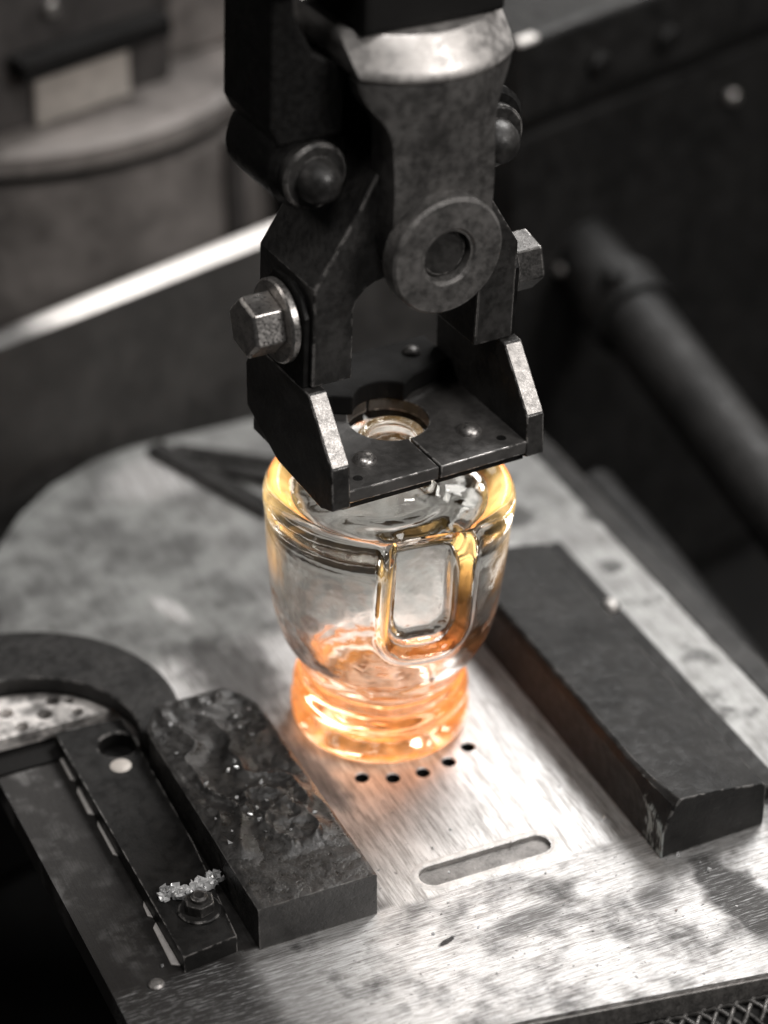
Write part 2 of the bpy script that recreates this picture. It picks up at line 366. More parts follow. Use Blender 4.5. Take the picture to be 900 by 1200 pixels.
def tube(pts, r, n=10):
    bm = bmesh.new(); prev = None
    pts = [Vector(p) for p in pts]
    for i, p in enumerate(pts):
        t = (pts[min(i+1, len(pts)-1)]-pts[max(i-1, 0)]).normalized()
        q = t.to_track_quat('Z', 'Y')
        ring = [V(bm, p+q @ Vector((r*math.cos(2*math.pi*k/n), r*math.sin(2*math.pi*k/n), 0))) for k in range(n)]
        if prev:
            for k in range(n): bm.faces.new((prev[k], prev[(k+1) % n], ring[(k+1) % n], ring[k]))
        else: bm.faces.new(ring)
        prev = ring
    bm.faces.new(prev[::-1])
    return bm

# ------------------------------------------------------------------ setting: floor and the steel plate
fl = link('floor', box(-900, 900, -500, 1400, -190, -180), M['rubber']); tag(fl, 'black floor under the machine', kind='structure')

outer = [(-121, -128), (-70, -135.5), (-19, -142.3), (51, -153.9), (118, -161), (118, 186.5), (-17, 186.5), (-32, 183.5), (-52, 173.5), (-68, 160), (-81, 144), (-98, 118), (-121, 88)]
holes = []; ring_c = []
for i in (-2, -1, 0, 1, 2):
    t = math.radians(-90)+2*math.pi*i/21
    c = (0.6+32.6*math.cos(t), 0.8+32.6*math.sin(t))
    holes.append((circle(c[0], c[1], 2.25, 20), c, 0.3)); ring_c.append(c)
sl = circle(17.0, -77.2, 4.3, 14, -math.pi/2, math.pi/2, False)+circle(-17.5, -76.8, 4.3, 14, math.pi/2, 1.5*math.pi, False)
for i in range(9):
    t = 2*math.pi*i/9; c = (17*math.cos(t), 17*math.sin(t)); holes.append((circle(c[0], c[1], 1.9, 16), c, 0.3))
slot = []
for x, y in sl:
    cx = min(max(x, -17.5), 17.0); slot.append((x, y))
plate = empty('machine_plate'); tag(plate, 'worn pale steel machine plate with an arc of small drilled holes and a milled slot', 'plate')
bm = bm_holes(outer, holes+[(slot, (0, -77), 0.0)], -9, 0)
link('plate_top', bm, M['plate'], plate)
link('slot_floor', prism(slot, 'z', -1.6, -1.5), M['slotted'], plate)
for c in ring_c: link('hole_liner', lathe([(2.2, -8.8), (2.2, -0.5), (2.24, -0.45)], c=(c[0], c[1], 0), n=20), M['rubber'], plate)  # black sleeves that paint the shade inside the holes
# raised bright lip rubbed round the slot
bm = bmesh.new()
def grow(lp, d):
    out = []
    n = len(lp)
    for i in range(n):
        a, b, c = Vector(lp[i-1]), Vector(lp[i]), Vector(lp[(i+1) % n])
        t = (c-a).normalized(); out.append((b.x+t.y*d, b.y-t.x*d))
    return out
rings = []
for d, z in ((0.0, -1.5), (0.0, -0.2), (0.35, 0.15), (1.5, 0.25), (2.4, 0.02), (2.4, -0.5)):
    rings.append([V(bm, (x, y, z+0.25*noise.noise((x*0.5, y*0.5, 0)) if z > 0.1 else z)) for x, y in grow(slot, d)])
for A, B in zip(rings, rings[1:]):
    for i in range(len(A)): bm.faces.new((A[i], A[(i+1) % len(A)], B[(i+1) % len(A)], B[i]))
link('slot_rim', bm, M['scuffed'], plate, smooth='angle')
bm = bmesh.new()
add_prism(bm, [(-121, -128), (-70, -135.5), (-19, -142.3), (51, -153.9), (118, -161), (118, -161.8), (51, -154.8), (-19, -143.2), (-70, -136.4), (-121, -129)], 'z', -9, -1.2)
link('front_edge', bm, M['bright'], plate, bevel=0.8)
# small set screw near the left front edge
bm = lathe([(0, 1.2), (1.6, 1.2), (2.3, 0.6), (2.4, -1.0), (0, -1.0)], c=(-108.4, -86.2, 0), n=18)
link('set_screw', bm, M['bright'], plate, smooth='angle')

sr = link('side_rail', box(119.5, 129, -165, 150, -12, -1.5), M['clamp'], bevel=0.8)
tag(sr, 'narrow dark steel strip along the right edge of the plate', 'strip')

# ------------------------------------------------------------------ left pad: lumpy burnt block
def lumpy_block(x0, x1, y0, y1, z1, nx, ny):
    bm = bmesh.new(); gv = []
    for j in range(ny+1):
        row = []
        for i in range(nx+1):
            u, v = i/nx, j/ny
            x = x0+(x1-x0)*u; y = y0+(y1-y0)*v
            cut = max(0, (v-0.86)/0.14)                                   # rounded far end
            x = x+(0.5-u)*14*cut**2
            e = min(u, 1-u)*(x1-x0); edge = min(1, e/5)*min(1, max(0, (v-0.17)/0.05))*min(1, (1-v)/0.04)
            p = Vector((x*0.062+noise.noise((x*.05, y*.05, 1))*.6, y*0.05, 3.3))
            crust = min(1, max(0, noise.noise((x*0.07, y*0.045, 7.7))*2.2+0.55))
            h = (1-abs(noise.noise(p*1.6)))**3*2.6 + noise.noise(p)*1.6 + crust*(noise.fractal(p*8, 0.8, 2.1, 4)*0.65 + 0.5*abs(noise.noise(p*5)))
            h += noise.noise(p*3.1)*0.5 - 0.8
            z = z1+edge*(h+0.5) + 0.25*noise.noise((x*0.2, y*0.2, 9)) - 0.5*(1-min(1, e/1.2))
            row.append(V(bm, (x, y, z)))
        gv.append(row)
    for j in range(ny):
        for i in range(nx): bm.faces.new((gv[j][i], gv[j][i+1], gv[j+1][i+1], gv[j+1][i]))
    rim = [gv[0][i] for i in range(nx+1)]+[gv[j][nx] for j in range(1, ny+1)]+[gv[ny][i] for i in range(nx-1, -1, -1)]+[gv[j][0] for j in range(ny-1, 0, -1)]
    low = [bm.verts.new((v.co.x, v.co.y, 0.05*S)) for v in rim]
    for i in range(len(rim)):
        j = (i+1) % len(rim); bm.faces.new((rim[i], rim[j], low[j], low[i]))
    bm.faces.new(low[::-1])
    return bm
bl = link('pad_block', lumpy_block(-76.5, -39.5, -85, 16, 15.2, 70, 150), M['graphite'], smooth='angle')
tag(bl, 'lumpy burnt dark block left of the bottle with a crusted top', 'block')

# left bar with its nut, a pin and the dark hole
bar = empty('clamp_bar', (-90, -30, 0)); tag(bar, 'flat black steel bar at left of the plate with a nut and white pin', 'bar')
def rel(o, parent):
    o.parent = parent; o.matrix_parent_inverse = Matrix.Translation(-parent.location); return o
hb = circle(-83.5, 13.8, 6.2, 28)
bm = bm_holes([(-99.5, -85), (-82.5, -83), (-79, -40), (-77.6, 26), (-99.5, 28)], [(hb, (-83.5, 13.8), 0.4)], 0.1, 6)
rel(link('bar_body', bm, M['bar']), bar)
for k_, (ya, yb, wd_) in enumerate(((-82, -62, 2.2), (-60, -52, 1.2), (-30, -12, 1.1), (-9, 6, 1.6), (9, 24, 1.0))):
    bm = prism([(-99.6-wd_, ya+1.5), (-99.55, ya), (-99.55, yb), (-99.6-wd_*0.7, yb-2)], 'z', 0.05, 0.7)
    rel(link('rubbed_edge', bm, M['rail_edge'], bevel=0.2), bar)
rel(link('pin', lathe([(0, 6.4), (2.9, 6.4), (3.4, 6.1), (3.4, 4), (0, 4)], c=(-86.2, 3.5, 0.0), n=24), M['housing_light'], smooth='angle'), bar)
rel(link('hole_floor', lathe([(0, 0.5), (6.9, 0.5), (6.9, 0.2), (0, 0.2)], c=(-83.5, 13.8, 0), n=28), M['rubber']), bar)  # black disc and wall darken the hole in place of shade
rel(link('hole_wall', lathe([(6.1, 0.5), (6.1, 5.2)], c=(-83.5, 13.8, 0), n=28), M['rubber']), bar)
nut = bmesh.new(); add_prism(nut, hexagon(-88.2, -68.6, 4.6, 0.3), 'z', 6.9, 10.4)
nt = rel(link('hex_nut', nut, M['bolt_dark'], bevel=0.3), bar)
rel(link('washer', lathe([(0, 7.0), (6.0, 7.0), (6.4, 6.7), (6.4, 5.8), (0, 5.8)], c=(-88.2, -68.6, 0), n=28), M['bar'], smooth='angle'), bar)
st = link('stud_end', lathe([(0, 12.2), (1.7, 12.2), (2.5, 11.6), (2.5, 9), (0, 9)], c=(-88.2, -68.6, 0), n=18), M['bolt_dark'], smooth='angle')
rel(st, bar)
# crumpled sliver of broken glass on the bar, behind the nut
bm = bmesh.new()
def shard(bm, pts, h):
    lo = [V(bm, p) for p in pts]; hi = [V(bm, (p[0]+random.uniform(-.4, .4), p[1]+random.uniform(-.4, .4), p[2]+h*random.uniform(.2, 1.6))) for p in pts]
    n = len(pts); bm.faces.new(lo[::-1]); bm.faces.new(hi)
    for i in range(n): bm.faces.new((lo[i], lo[(i+1) % n], hi[(i+1) % n], hi[i]))
for i in range(15):
    t = i/14; x = -96.0+17.5*t; y = -61.6+1.0*t+2.4*(2*t-1)**2
    for q in range(3):
        a = random.uniform(-.5, .5)+q*0.3; r1, r2 = random.uniform(.7, 1.8), random.uniform(.35, .9)
        cx, cy = x+random.uniform(-.8, .8), y+(q-1)*1.2
        pts = [(cx+r1*math.cos(a+p)-(0.3*math.sin(p)), cy+r2*math.sin(a+p), 6.15+q*0.6+random.uniform(0, .7)) for p in (0, 1.3, 2.6, 3.9, 5.1)]
        shard(bm, pts, random.uniform(0.9, 2.2))
gs = link('glass_sliver', bm, M['cullet']); tag(gs, 'sparkling crumpled sliver of broken clear glass on the black bar', 'broken glass')

# crescent clamp finger and the perforated pale disc inside it
bm = bmesh.new()
oc, ic = (-111.5, 27), (-113, 16)
outr = circle(oc[0], oc[1], 51.5, 26, math.radians(125), math.radians(-19), False)
tip = [(-64.6, 7.2), (-67.2, 5.6), (-71, 5.5), (-75, 7.0), (-77.2, 9.6)]
inn = circle(ic[0], ic[1], 36.6, 24, math.radians(-5), math.radians(125), False)
add_prism(bm, outr+tip+inn, 'z', 6.2, 12.5)
cf = link('clamp_finger', bm, M['clamp'], bevel=0.9); tag(cf, 'curved dark steel clamp finger with a rounded tip at the left edge', 'clamp')
hl = []
for (x, y, r) in ((-122, 39, 2.6), (-110.5, 43, 2.4), (-99.5, 37.5, 2.6), (-89.5, 34.5, 1.9), (-108, 34.5, 2.1), (-95, 43, 2.2), (-90, 41, 1.5)):
    hl.append((circle(x, y, r, 18), (x, y), 0.2))
disc = circle(-113, 16, 35.8, 40, math.radians(24), math.radians(156), False)
bm = bm_holes(disc, hl, 2.2, 6.6)
dk = link('perforated_disc', bm, M['disc']); tag(dk, 'pale perforated metal disc inside the curved clamp at left', 'disc')
db = link('drain_pan', prism(circle(-113, 16, 36, 40, math.radians(8), math.radians(172), False), 'z', 0.1, 1.0), M['rubber']); tag(db, 'black recess pan under the pale perforated disc', 'pan')

# ------------------------------------------------------------------ right pad
pad = empty('guide_pad', (64, -30, 0)); tag(pad, 'long dark steel guide pad right of the bottle with a chipped front corner', 'block')
bm = bmesh.new()
ny = 40
prev = None
for j in range(ny+1):
    y = -98.5+(143.0)*j/ny
    k = min(1, max(0, (y+98.5)/26.0))
    cut = 7.0*(1-k)**2 if y < -72 else 0.0                    # the hollowed left edge near the front
    sec = [(47.5, 0.05), (47.5, 17.8-cut*1.2), (48.6+cut*0.35, 20.4-cut*0.25), (49.8+cut*.5, 20.9), (66, 19.6+0.15*math.sin(j*.9)), (82.5, 16.4), (83.6, 15.4), (83.6, 0.05)]
    row = [V(bm, (x, y+(0.8*(x-47)/36 if j == 0 else 0), z)) for x, z in sec]
    if prev:
        for i in range(len(sec)-1): bm.faces.new((prev[i], prev[i+1], row[i+1], row[i]))
        bm.faces.new((prev[-1], prev[0], row[0], row[-1]))
    else: bm.faces.new(row)
    prev = row
bm.faces.new(prev[::-1])
rel(link('pad_body', bm, M['pad'], bevel=0.5), pad)
rel(link('pad_foot', box(83.65, 96, -88, 58, 0.05, 5.5), M['pad'], bevel=0.8), pad)
rel(link('foot_screw', lathe([(0, 8.2), (1.8, 8.0), (3.2, 6.6), (3.4, 5.5), (0, 5.5)], c=(92.5, 15, 0), n=20), M['bolt'], smooth='angle'), pad)

# ------------------------------------------------------------------ the bottle
TILT = Quaternion(FH, math.radians(2.2))
bottle_prof = [(0, 5.0), (8, 4.4), (15, 2.8), (19.5, 1.2), (23.0, 0.15), (25.2, 0.1), (26.8, 0.9), (27.9, 2.6), (28.4, 5), (28.5, 8.6), (28.2, 10.4), (27.0, 11.6), (26.9, 12.4), (27.9, 13.6), (28.2, 15.2), (27.6, 16.8), (26.0, 18.0), (25.7, 18.8), (26.6, 20.2), (26.8, 21.4), (25.8, 22.8), (25.5, 23.8), (26.3, 25.2), (26.6, 26.2),
    (26.9, 27.2), (27.8, 28.6), (29.3, 31), (31.2, 34), (32.9, 38), (34.3, 42.5), (35.4, 48), (36.2, 55), (36.8, 63), (37.4, 72), (37.9, 80), (38.4, 83),
    (38.5, 85), (38.2, 87), (37.3, 88.6), (35.8, 89.6), (34.2, 89.7), (33.0, 89.0), (32.2, 87.7), (30.8, 86.6), (28, 86.2), (22, 86.4), (17, 87.4), (14, 89.2), (12.0, 92), (11.2, 95.5),
    (10.8, 97), (11.2, 98.2), (11.2, 99.4), (10.5, 100.4), (10.4, 101.4), (11.0, 102.2), (11.0, 103.2), (10.3, 104.3), (10.1, 105.5), (9.6, 106.5), (8.8, 106.8), (8.0, 106.4), (7.6, 105.4)]
inner_prof = [(7.5, 103), (7.4, 98), (7.7, 92), (9, 87.5), (12, 84.4), (17, 82.9), (24, 82.4), (29, 82.0), (31.6, 80.5), (32.8, 77.5), (33.0, 73), (32.6, 65), (32.0, 56), (31.2, 49),
    (29.8, 42.5), (27.6, 36.5), (25.0, 31.5), (23.3, 28.0), (22.9, 25), (22.6, 22), (21.4, 18.5), (18.5, 15.6), (14, 14.2), (8, 15.6), (0, 17.5)]
def dense(pr, step):
    out = []
    for (r0, z0), (r1, z1) in zip(pr, pr[1:]):
        n = max(1, int(math.hypot(r1-r0, z1-z0)/step))
        for i in range(n): out.append((r0+(r1-r0)*i/n, z0+(z1-z0)*i/n))
    out.append(pr[-1]); return out
def smooth_prof(pr, it):
    for _ in range(it):
        pr = [pr[0]]+[((a[0]+2*b[0]+c[0])/4, (a[1]+2*b[1]+c[1])/4) for a, b, c in zip(pr, pr[1:], pr[2:])]+[pr[-1]]
    return pr
PANEL = math.atan2(*(reversed((R*math.sin(math.radians(20))-FH*math.cos(math.radians(20)))[:2])))
def panel_shape(r, z, th, flat, hw, zbot, outer_side):
    """presses the flat slot-like recess into the front of the bottle"""
    d = (th-PANEL+math.pi) % (2*math.pi)-math.pi
    if abs(d) > 1.0: return r, z
    s = r*math.sin(d); q = r*math.cos(d)
    # rounded lower corners: distance outside the recess outline
    rc = 6.5; dx = max(0, abs(s)-(hw-rc)); dz = max(0, (zbot+rc)-z)
    e = math.hypot(dx, dz)-rc
    mask = 1-sstep(-0.2, 2.6, e)
    if outer_side:
        ridge = math.exp(-((e-3.6)/1.3)**2)*0.9 if 30 < r and z < 90 else 0
        qn = q+(min(q, flat)-q)*mask+ridge
    else: qn = q+(min(q, flat)-q)*mask
    if z > 70: z = z-mask*((sstep(80, 87, z)*1.6*sstep(19, 29, q)) if outer_side else (sstep(70, 82, z)*-0.5*sstep(15, 24, q)))
    return math.hypot(qn, s), z
bm = bmesh.new(); NTH = 360
def skin(pr, flat, hw, zb, side):
    rings = []
    for r, z in pr:
        if r < 1e-6: rings.append([V(bm, (0, 0, z))]); continue
        row = []
        for i in range(NTH):
            # finer steps near the panel
            th = PANEL+math.pi*(i-NTH/2)/(NTH/2)
            th = PANEL+(th-PANEL)*(0.55+0.45*((th-PANEL)/math.pi)**2)
            if r > 15: rr, zz = panel_shape(r, z, th, flat, hw, zb, side)
            else: rr, zz = r, z
            # gathers and ripples of the soft glass on the shoulder above the panel
            if side and 14 < r and z > 84:
                d = (th-PANEL+math.pi) % (2*math.pi)-math.pi
                zz += 0.7*noise.noise((r*math.cos(th)*0.13, r*math.sin(th)*0.13, 2.0))*sstep(14, 20, r)*(1-sstep(30, 33, r))
                fl = math.exp(-(d/0.55)**2)
                zz += fl*(0.9*math.sin(r*0.9+3*d)*sstep(15, 20, r)*(1-sstep(31, 35, r)))
            if not side: rr += 0.16*noise.noise((math.cos(th)*1.7, math.sin(th)*1.7, z*0.05))*min(1, rr/10)
            if not side and z < 22: zz += 1.0*noise.noise((r*math.cos(th)*0.12, r*math.sin(th)*0.12, 5))
            row.append(V(bm, (rr*math.cos(th), rr*math.sin(th), zz)))
        rings.append(row)
    return rings
o_r = skin(smooth_prof(dense(bottle_prof, 1.0), 2), 29.6, 10.8, 51, True)
i_r = skin(smooth_prof(dense(inner_prof, 1.4), 2), 26.2, 9.5, 53, False)
rs = o_r+i_r
for A, B in zip(rs, rs[1:]):
    for i in range(NTH):
        j = (i+1) % NTH
        if len(A) == 1: bm.faces.new((A[0], B[j], B[i]))
        elif len(B) == 1: bm.faces.new((A[i], A[j], B[0]))
        else: bm.faces.new((A[i], A[j], B[j], B[i]))
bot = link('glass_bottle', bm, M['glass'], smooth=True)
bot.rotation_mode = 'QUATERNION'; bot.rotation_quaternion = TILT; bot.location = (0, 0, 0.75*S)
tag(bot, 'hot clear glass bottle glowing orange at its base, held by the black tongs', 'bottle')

# ------------------------------------------------------------------ take-out tongs (local frame: origin in the neck hole)
tg = empty('takeout_tongs'); tg.rotation_mode = 'QUATERNION'
tg.rotation_quaternion = TILT @ Quaternion((0, 0, 1), math.radians(5.5)); tg.location = Vector((3.8, 1.2, 110))*S
tag(tg, 'black steel take-out tongs gripping the bottle neck with two jaws', 'tongs')
def mirror(p): return [(-x, z) for x, z in p][::-1]
for sgn in (-1, 1):
    # jaw: half plate with its half of the neck hole
    arc = circle(0, 0, 12.2, 22, math.radians(-91.8), math.radians(-268.2), False)
    half = [(-0.38, -30.0)]+arc+[(-0.38, 30), (-29.8, 30), (-29.8, 21), (-35.6, 19), (-35.6, -29.6)]
    half = [(sgn*-1*x, y) for x, y in half]
    jaw = link('jaw', prism(half, 'z', -4.2, 0), M['jaw'], tg, bevel=0.35)
    low = [(sgn*-1*x, y) for x, y in [(-0.9, -27.3)]+circle(0, 0, 12.8, 16, math.radians(-94), math.radians(-266), False)+[(-0.9, 27), (-31, 27), (-31, -27.3)]]
    link('jaw_liner', prism(low, 'z', -7.6, -4.21), M['oxide_dark'], jaw, bevel=0.3)
    fp = [(-30.4, -5), (-29.0, 8), (-14.2, 25.6), (18, 25.6), (23.5, 17), (22.5, 2.5), (3, -6.2), (-23.5, -7.6)]
    xs = (-36, -30) if sgn < 0 else (30, 36)
    link('flange', prism(fp, 'x', *xs), M['oxide'], jaw, bevel=0.4)
    # ground strip on the sloping front edge of the flange
    a, b = Vector((-29.0, 8)), Vector((-14.2, 25.6)); nrm = Vector((-(b-a).y, (b-a).x)).normalized()
    a2, b2 = a+(b-a)*0.03, a+(b-a)*0.97
    st = [tuple(a2+nrm*0.25), tuple(b2+nrm*0.25), tuple(b2-nrm*1), tuple(a2-nrm*1)]
    xs2 = (-35.5, -30.4) if sgn < 0 else (30.4, 35.5)
    link('ground_strip', prism(st, 'x', *xs2), M['bright'], jaw)
    for (x, y) in ((-18.0, -17.0), (-18, 17.5)):
        x *= -sgn
        rv = link('rivet', lathe([(0, 2.3), (1.5, 2.15), (2.9, 1.5), (3.6, 0.5), (3.7, -0.5), (0, -0.5)], c=(x, y, 0), n=24), M['bolt'], jaw, smooth='angle')
    link('pin_hole', lathe([(0, 0.06), (1.4, 0.06), (1.5, 0.0), (0, 0.0)], c=(sgn*24.5, -24.5, 0), n=16), M['oxide_dark'], jaw)
    # arm: straight lower leg, bent in towards the head
    ap = [(-33.8, 26), (-20.6, 26), (-20.8, 48), (-19.6, 51.5), (-17.2, 54), (-14, 55.6), (-1.0, 57), (-1.0, 92), (-13, 92), (-22.5, 75.5), (-33.8, 57.5)]
    if sgn > 0: ap = mirror(ap)
    arm = link('arm', prism(ap, 'y', -12.5, 20.0), M['oxide'], tg, bevel=0.7)
    link('ear', prism([(-11.0, 25.7), (-11.0, 48), (-8, 53.5), (-2, 56), (8, 55.5), (14, 47), (18, 25.7)], 'x', *((-35.9, -33.9) if sgn < 0 else (33.9, 35.9))), M['oxide_dark'], jaw, bevel=0.4)
    # washer and hex bolt through flange and arm
    rw = 12.6 if sgn < 0 else 9.6; wx = [(0, 0), (rw-0.6, 0), (rw, 0.6), (rw, 2.3), (rw-0.6, 2.9), (0, 2.9)]
    link('washer', lathe([(r, sgn*(36.1+h)) for r, h in wx], 'x', (0, 2, 42), 40), M['bolt' if sgn < 0 else 'bolt_dark'], tg, smooth='angle')
    bm = bmesh.new()
    hx = hexagon(2, 42, 9.2, math.radians(12))
    def ringh(r, x): return [V(bm, (sgn*x, 2+(y-2)*r, 42+(z-42)*r)) for y, z in hx]
    rr = [ringh(1, 39.05), ringh(1, 47.6), ringh(0.9, 48.6)]
    for A, B in zip(rr, rr[1:]):
        for i in range(6): bm.faces.new((A[i], A[(i+1) % 6], B[(i+1) % 6], B[i]))
    bm.faces.new(rr[0]); bm.faces.new(rr[-1])
    link('hex_bolt', bm, M['bolt' if sgn < 0 else 'bolt_dark'], tg, bevel=0.45)
    # knuckle above the arm, its pin along y with a domed nut in front
    kn = link('knuckle', lathe([(0, 0), (11, 0), (12.6, 1.6), (12.8, 26), (11.5, 28), (0, 28)], 'y', (sgn*29, 0, 89), 40), M['oxide_dark'], tg, smooth='angle')
    link('knuckle_collar', lathe([(0, -3.5), (9.2, -3.5), (9.9, -2.8), (9.9, 0.2), (0, 0.2)], 'y', (sgn*29, 0, 87.5), 32), M['oxide'], kn, smooth='angle')
    link('dome_nut', lathe([(0, -11.5), (2.6, -11), (4.8, -9.6), (6.2, -7.2), (6.8, -3.4), (0, -3.4)], 'y', (sgn*29, 0, 87), 24), M['oxide'], kn, smooth='angle')
# raised neck insert behind the hole
ins = [(-30, 29.5), (-30, 14), (-14, 9.5)]+circle(0, 1, 10.2, 18, math.radians(150), math.radians(30), False)+[(14, 9.5), (29.5, 14), (29.5, 29.5)]
ni = link('neck_insert', prism(ins, 'z', 0.05, 6.5), M['rubber'], tg, bevel=0.7)
for x in (-20, 20.5):
    link('rivet', lathe([(0, 8.6), (1.3, 8.4), (2.4, 7.8), (3.0, 6.8), (3.1, 6.0), (0, 6.0)], c=(x, 21.5, 0), n=20), M['bolt_dark'], ni, smooth='angle')
# lever: flat front plate, ring boss, collar on top
lp = [(-9, 55), (0, 51), (10, 54), (17.4, 66), (17.8, 82), (17.6, 108), (18.6, 113), (20.0, 117), (-29.5, 117), (-24, 110.5), (-17.5, 106.5), (-14.8, 102), (-14.4, 84), (-15, 68)]
def at_z(side, z):
    pts = {'l': [(-9, 55), (-15, 68), (-14.4, 84), (-14.8, 102), (-16.5, 107), (-20.0, 111), (-22.0, 115), (-22.6, 118.4)], 'r': [(10, 55), (17.4, 66), (17.8, 82), (17.6, 102), (19.0, 108), (22.5, 113), (25.0, 116), (26.0, 118.4)]}[side]
    for (x0, z0), (x1, z1) in zip(pts, pts[1:]):
        if z0 <= z <= z1: return x0+(x1-x0)*(z-z0)/(z1-z0)
    return pts[-1][0]
bm = bmesh.new(); prev = None
for z in (55, 60, 66, 72, 80, 86, 92, 97, 101, 104, 106, 108, 110, 112, 114, 116, 118.4):
    l_, r_ = at_z('l', z), at_z('r', z); t = sstep(84, 114, z); row = []
    for i in range(25):
        x = l_+(r_-l_)*i/24
        row.append(V(bm, (x, (1-t)*-21.5+t*(11.0-math.sqrt(34.4**2-(x-2.0)**2)), z)))
    row += [V(bm, (r_, -8.5, z)), V(bm, (l_, -8.5, z))]
    if prev:
        for i in range(len(row)): bm.faces.new((prev[i], prev[(i+1) % len(row)], row[(i+1) % len(row)], row[i]))
    else: bm.faces.new(row[::-1])
    prev = row
bm.faces.new(prev)
lever = link('lever', bm, M['lever'], tg, smooth='angle')
link('pivot_ring', lathe([(8.0, -26.5), (8.8, -27.3), (16.9, -27.3), (17.7, -26.5), (17.7, -21.0), (7.6, -21.0), (7.6, -26.5), (8.0, -26.5)], 'y', (0.6, 0, 67.2), 64), M['ring'], tg, smooth='angle')
link('pivot_pin', lathe([(0, -24.6), (6.6, -24.6), (7.2, -24.0), (7.3, -20), (0, -20)], 'y', (0.6, 0, 67.2), 40), M['oxide'], tg, smooth='angle')
bm = bmesh.new(); prev = None                                  # bulging collar: arcs lofted from wide to narrow, facing up and forwards
for R0, yc, z, hw in ((24, 8, 118, 20), (33.6, 10.5, 118.5, 23.6), (34.6, 10.5, 119.6, 24.4), (34.6, 10.5, 120.6, 24.8), (33.6, 10.5, 122.2, 25.0), (31.0, 10.5, 126.0, 25.3), (28.8, 10.5, 129.6, 25.5), (28.0, 10.5, 130.4, 25.2)):
    ma = math.asin(min(0.999, hw/R0)); row = []
    for i in range(33):
        t = -ma+2*ma*i/32; row.append(V(bm, (2.0+R0*math.sin(t), yc-R0*math.cos(t), z)))
    row += [V(bm, (2.0+hw, 24, z)), V(bm, (2.0-hw, 24, z))]
    if prev:
        for i in range(len(row)): bm.faces.new((prev[i], prev[(i+1) % len(row)], row[(i+1) % len(row)], row[i]))
    else: bm.faces.new(row[::-1])
    prev = row
bm.faces.new(prev)
link('lever_collar', bm, M['lever_collar'], tg, smooth='angle')
link('lever_neck', prism([(-21, 130.45), (24, 130.45), (22, 150), (16, 178), (-21, 178)], 'y', -13, 20), M['rubber'], tg, bevel=2)
# yoke: dark head block up and behind
link('yoke', prism([(-43, 104), (-40, 98), (-20, 98), (-20, 118), (-30, 124), (-36, 136), (-36, 176), (-43, 176)], 'y', -2, 26), M['oxide_dark'], tg, bevel=1.2)
link('yoke_web', prism([(-34, 92), (34, 92), (34, 116), (-34, 116)], 'y', 8, 20), M['oxide_dark'], tg, bevel=1)
link('crosshead', prism([(-43, 146), (22, 146), (22, 176), (-43, 176)], 'y', -12, 20), M['oxide_dark'], tg, bevel=2)

# ------------------------------------------------------------------ background machine
BY = math.radians(17)
def turned(name, loc, label, cat):
    o = empty(name, loc); o.rotation_euler = (0, 0, BY); tag(o, label, cat); return o
gw = turned('guard_wall', (-41, 184.5, -5.5), 'low grey steel guard wall behind the plate with a bright rubbed top edge', 'guard')
link('wall_panel', box(-160, 230, 2.2, 12, -170, 62.25), M['wall'], gw)
link('edge_strip', prism([(2.1, 62.3), (1.9, 62.6), (6.4, 66.2), (9, 66.2), (9, 62.3)], 'x', -160, 230), M['rail'], gw, bevel=0.8)
# dark bars added for the shadow stripes on the plate behind the bottle
for k, (x0, y0, x1, y1, wd) in enumerate([(-9, 181, 14, 122, 7.5), (-3, 176, 40, 141, 5.0), (3, 160, 40, 122, 4.0)]):
    d = Vector((x1-x0, y1-y0)).normalized(); n = Vector((-d.y, d.x))*wd/2
    o = link('guide_strip', prism([(x0+n.x, y0+n.y), (x0-n.x, y0-n.y), (x1-n.x, y1-n.y), (x1+n.x, y1+n.y)], 'z', 0.05, 3+k*0.4), M['clamp'], bevel=0.6)
    tag(o, ['widest dark guide strip lying on the plate at left behind the bottle', 'dark guide strip nearest the guard wall behind the bottle', 'thin dark guide strip between the other two behind the bottle'][k], 'strip')

hs = turned('mould_housing', (0, 330, 0), 'blurred grey mould machine housing behind the guard wall at upper left', 'machine')
DC = (16, 42, 0)
link('drum', lathe([(0, 69), (108, 69), (108, -170), (0, -170)], 'z', DC, 96), M['housing'], hs, smooth='angle')
link('drum_groove', lathe([(0, 76), (101, 76), (101, 69.1), (0, 69.1)], 'z', DC, 96), M['rubber'], hs, smooth='angle')
link('drum_flange', lathe([(0, 86), (104, 86), (108, 83), (108.5, 76.1), (0, 76.1)], 'z', DC, 96), M['housing'], hs, smooth='angle')
link('rib', box(46, 54, -67, -52, -170, 68), M['housing_dark'], hs, bevel=1)
link('tower', box(-140, 44, -34, 60, 86.1, 260), M['housing_dark'], hs, bevel=2)
link('tower_lip', box(-34, 36, -46, -34.1, 110, 118), M['rubber'], hs, bevel=1)
link('bright_plate', box(-24, 21, -37, -34.1, 86.2, 109), M['housing_light'], hs, bevel=1)
link('column', box(52, 98, -22, 60, 86.1, 260), M['housing'], hs, bevel=3)
link('gap_panel', box(91, 101, -41, -26, -170, 69), M['rubber'], hs)  # black box on the drum, standing in for the shade of a gap
link('side_column', box(104, 170, -30, 5, -170, 260), M['housing_dark'], hs, bevel=3)

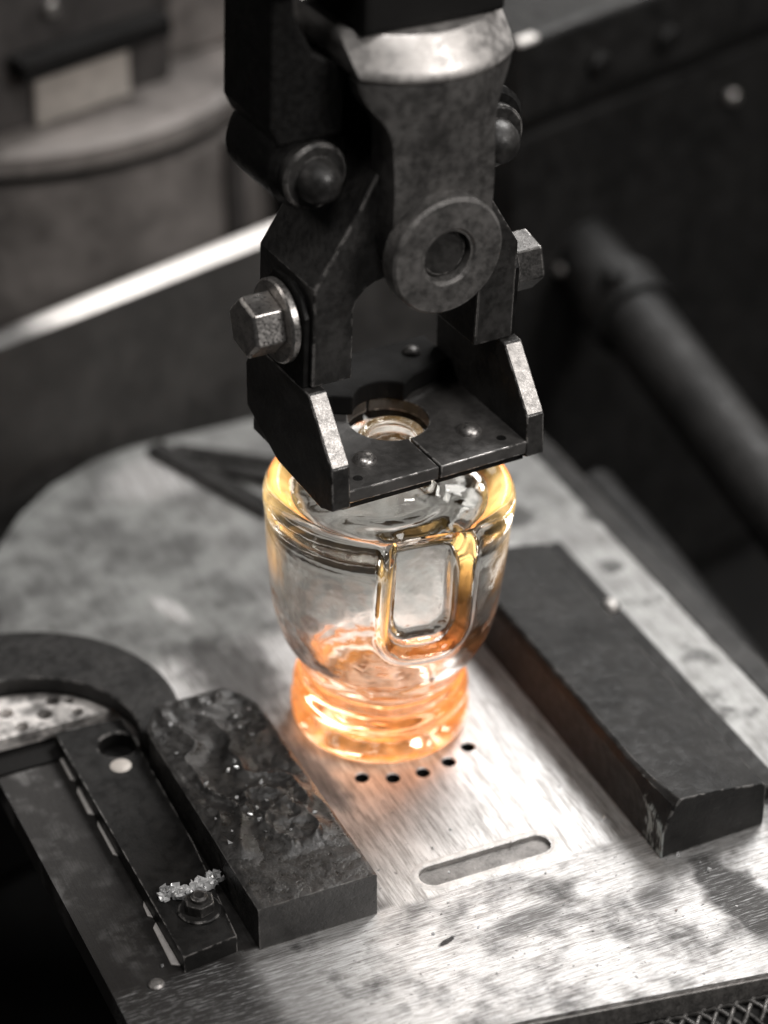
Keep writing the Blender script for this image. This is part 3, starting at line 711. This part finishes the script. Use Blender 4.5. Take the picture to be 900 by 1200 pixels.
mb = turned('machine_block', (153, 206, 0), 'dark machine block at upper right with a seam and a bright top corner', 'machine')
link('block_body', box(0, 330, 0, 160, -170, 84), M['block'], mb, bevel=2)
link('block_seam', box(4, 329, 4, 159, 84.02, 90), M['rubber'], mb)
link('block_head', box(-2, 332, -2, 160, 90.02, 125), M['block'], mb, bevel=3.0, segs=4)
for x in (40, 78):
    link('head_screw', lathe([(0, -6), (4, -6), (5.5, -4.5), (5.5, -2.1), (0, -2.1)], 'y', (x, 0, 104), 20), M['oxide_dark'], mb, smooth='angle')
link('corner_glint', box(-2.6, 7, -2.6, 2, 123, 125.5), M['rail_edge'], mb, bevel=1.0)  # pale block added as a painted highlight on the corner

pp = empty('steam_pipe', (170, 100, 0)); tag(pp, 'sooty round pipe running down the right side beyond the plate', 'pipe')
rel(link('pipe_body', tube([(191, 260, 28), (190, 176, 14), (189, 120, 4), (187, 30, -12), (185, -80, -32)], 14.5, 28), M['pipe'], smooth='angle'), pp)
rel(link('pipe_collar', tube([(190.3, 190, 16.5), (190, 172, 13.3)], 17.5, 28), M['pipe'], smooth='angle'), pp)
rel(link('collar_screw', lathe([(0, 6), (3, 5.6), (5, 3.5), (5, -4), (0, -4)], c=(182, 178, 31), n=20), M['pipe'], smooth='angle'), pp)
rel(link('pipe_clip', tube([(150, 130, -30), (152, 100, -34), (150, 20, -40), (146, -60, -50)], 9, 14), M['pipe'], smooth='angle'), pp)

# braided hose at the bottom right corner, in front of the plate
bh = empty('braided_hose', (60, -163, -9)); tag(bh, 'braided metal hose crossing the bottom right corner in front of the plate', 'hose')
A, B = Vector((-30, -152.5, -9.5)), Vector((110, -168.5, -8.5))
rel(link('hose_core', tube([A, (A+B)/2, B], 5.0, 14), M['rubber'], smooth='angle'), bh)
ax = (B-A).normalized(); qa = ax.to_track_quat('Z', 'Y'); L = (B-A).length
for s in (1, -1):
    for k in range(5):
        pts = []
        for i in range(90):
            t = i/89; an = s*2*math.pi*(t*L/26)+k*2*math.pi/5
            rad = 5.6+0.35*math.cos(2*an*2.5)*s
            pts.append(A+ax*t*L+qa @ Vector((rad*math.cos(an), rad*math.sin(an), 0)))
        rel(link('braid_strand', tube(pts, 0.75, 6), M['bolt_dark'], smooth=True), bh)

# tiny chips of glass shed onto the left block and the plate round it
bm = bmesh.new()
for i in range(70):
    if i % 2: x, y, z = random.uniform(-74, -42), random.uniform(-58, 10), 16.2
    else: x, y, z = random.uniform(-110, 60), random.uniform(-130, -60), 0.05
    if -101 < x < -39 and i % 2 == 0: continue
    q = random.uniform(0.25, 0.75); a = random.uniform(0, 6.3)
    shard(bm, [(x+q*math.cos(a+p)*random.uniform(.6, 1.2), y+q*math.sin(a+p)*random.uniform(.5, 1), z) for p in (0, 1.6, 3.1, 4.6)], q*1.2)
tag(link('glass_chips', bm, M['cullet']), 'tiny chips of broken glass scattered over the plate and left block', 'glass chips', kind='stuff')

for nm, par, pts, rad in (('housing_screw', hs, [(-60, -36, 150), (-14, -36, 132), (30, -36, 150), (70, -24, 120), (84, -24, 160)], 3.2), ('block_screw', mb, [(120, -2.6, 66), (24, -2.6, 20)], 3.0)):
    for x, y, z in pts:
        link(nm, lathe([(0, -3.2), (rad*0.8, -2.8), (rad, -1.6), (rad, 0.4), (0, 0.4)], 'y', (x, y, z), 16), M['bolt'], par, smooth='angle')
cb = tube([(60, 268, 210), (74, 262, 150), (92, 256, 100), (120, 262, 60), (140, 290, 30)], 4.5, 12)
tag(link('black_cable', cb, M['rubber'], smooth='angle'), 'blurred black cable hanging between the two machines behind the tongs', 'cable')
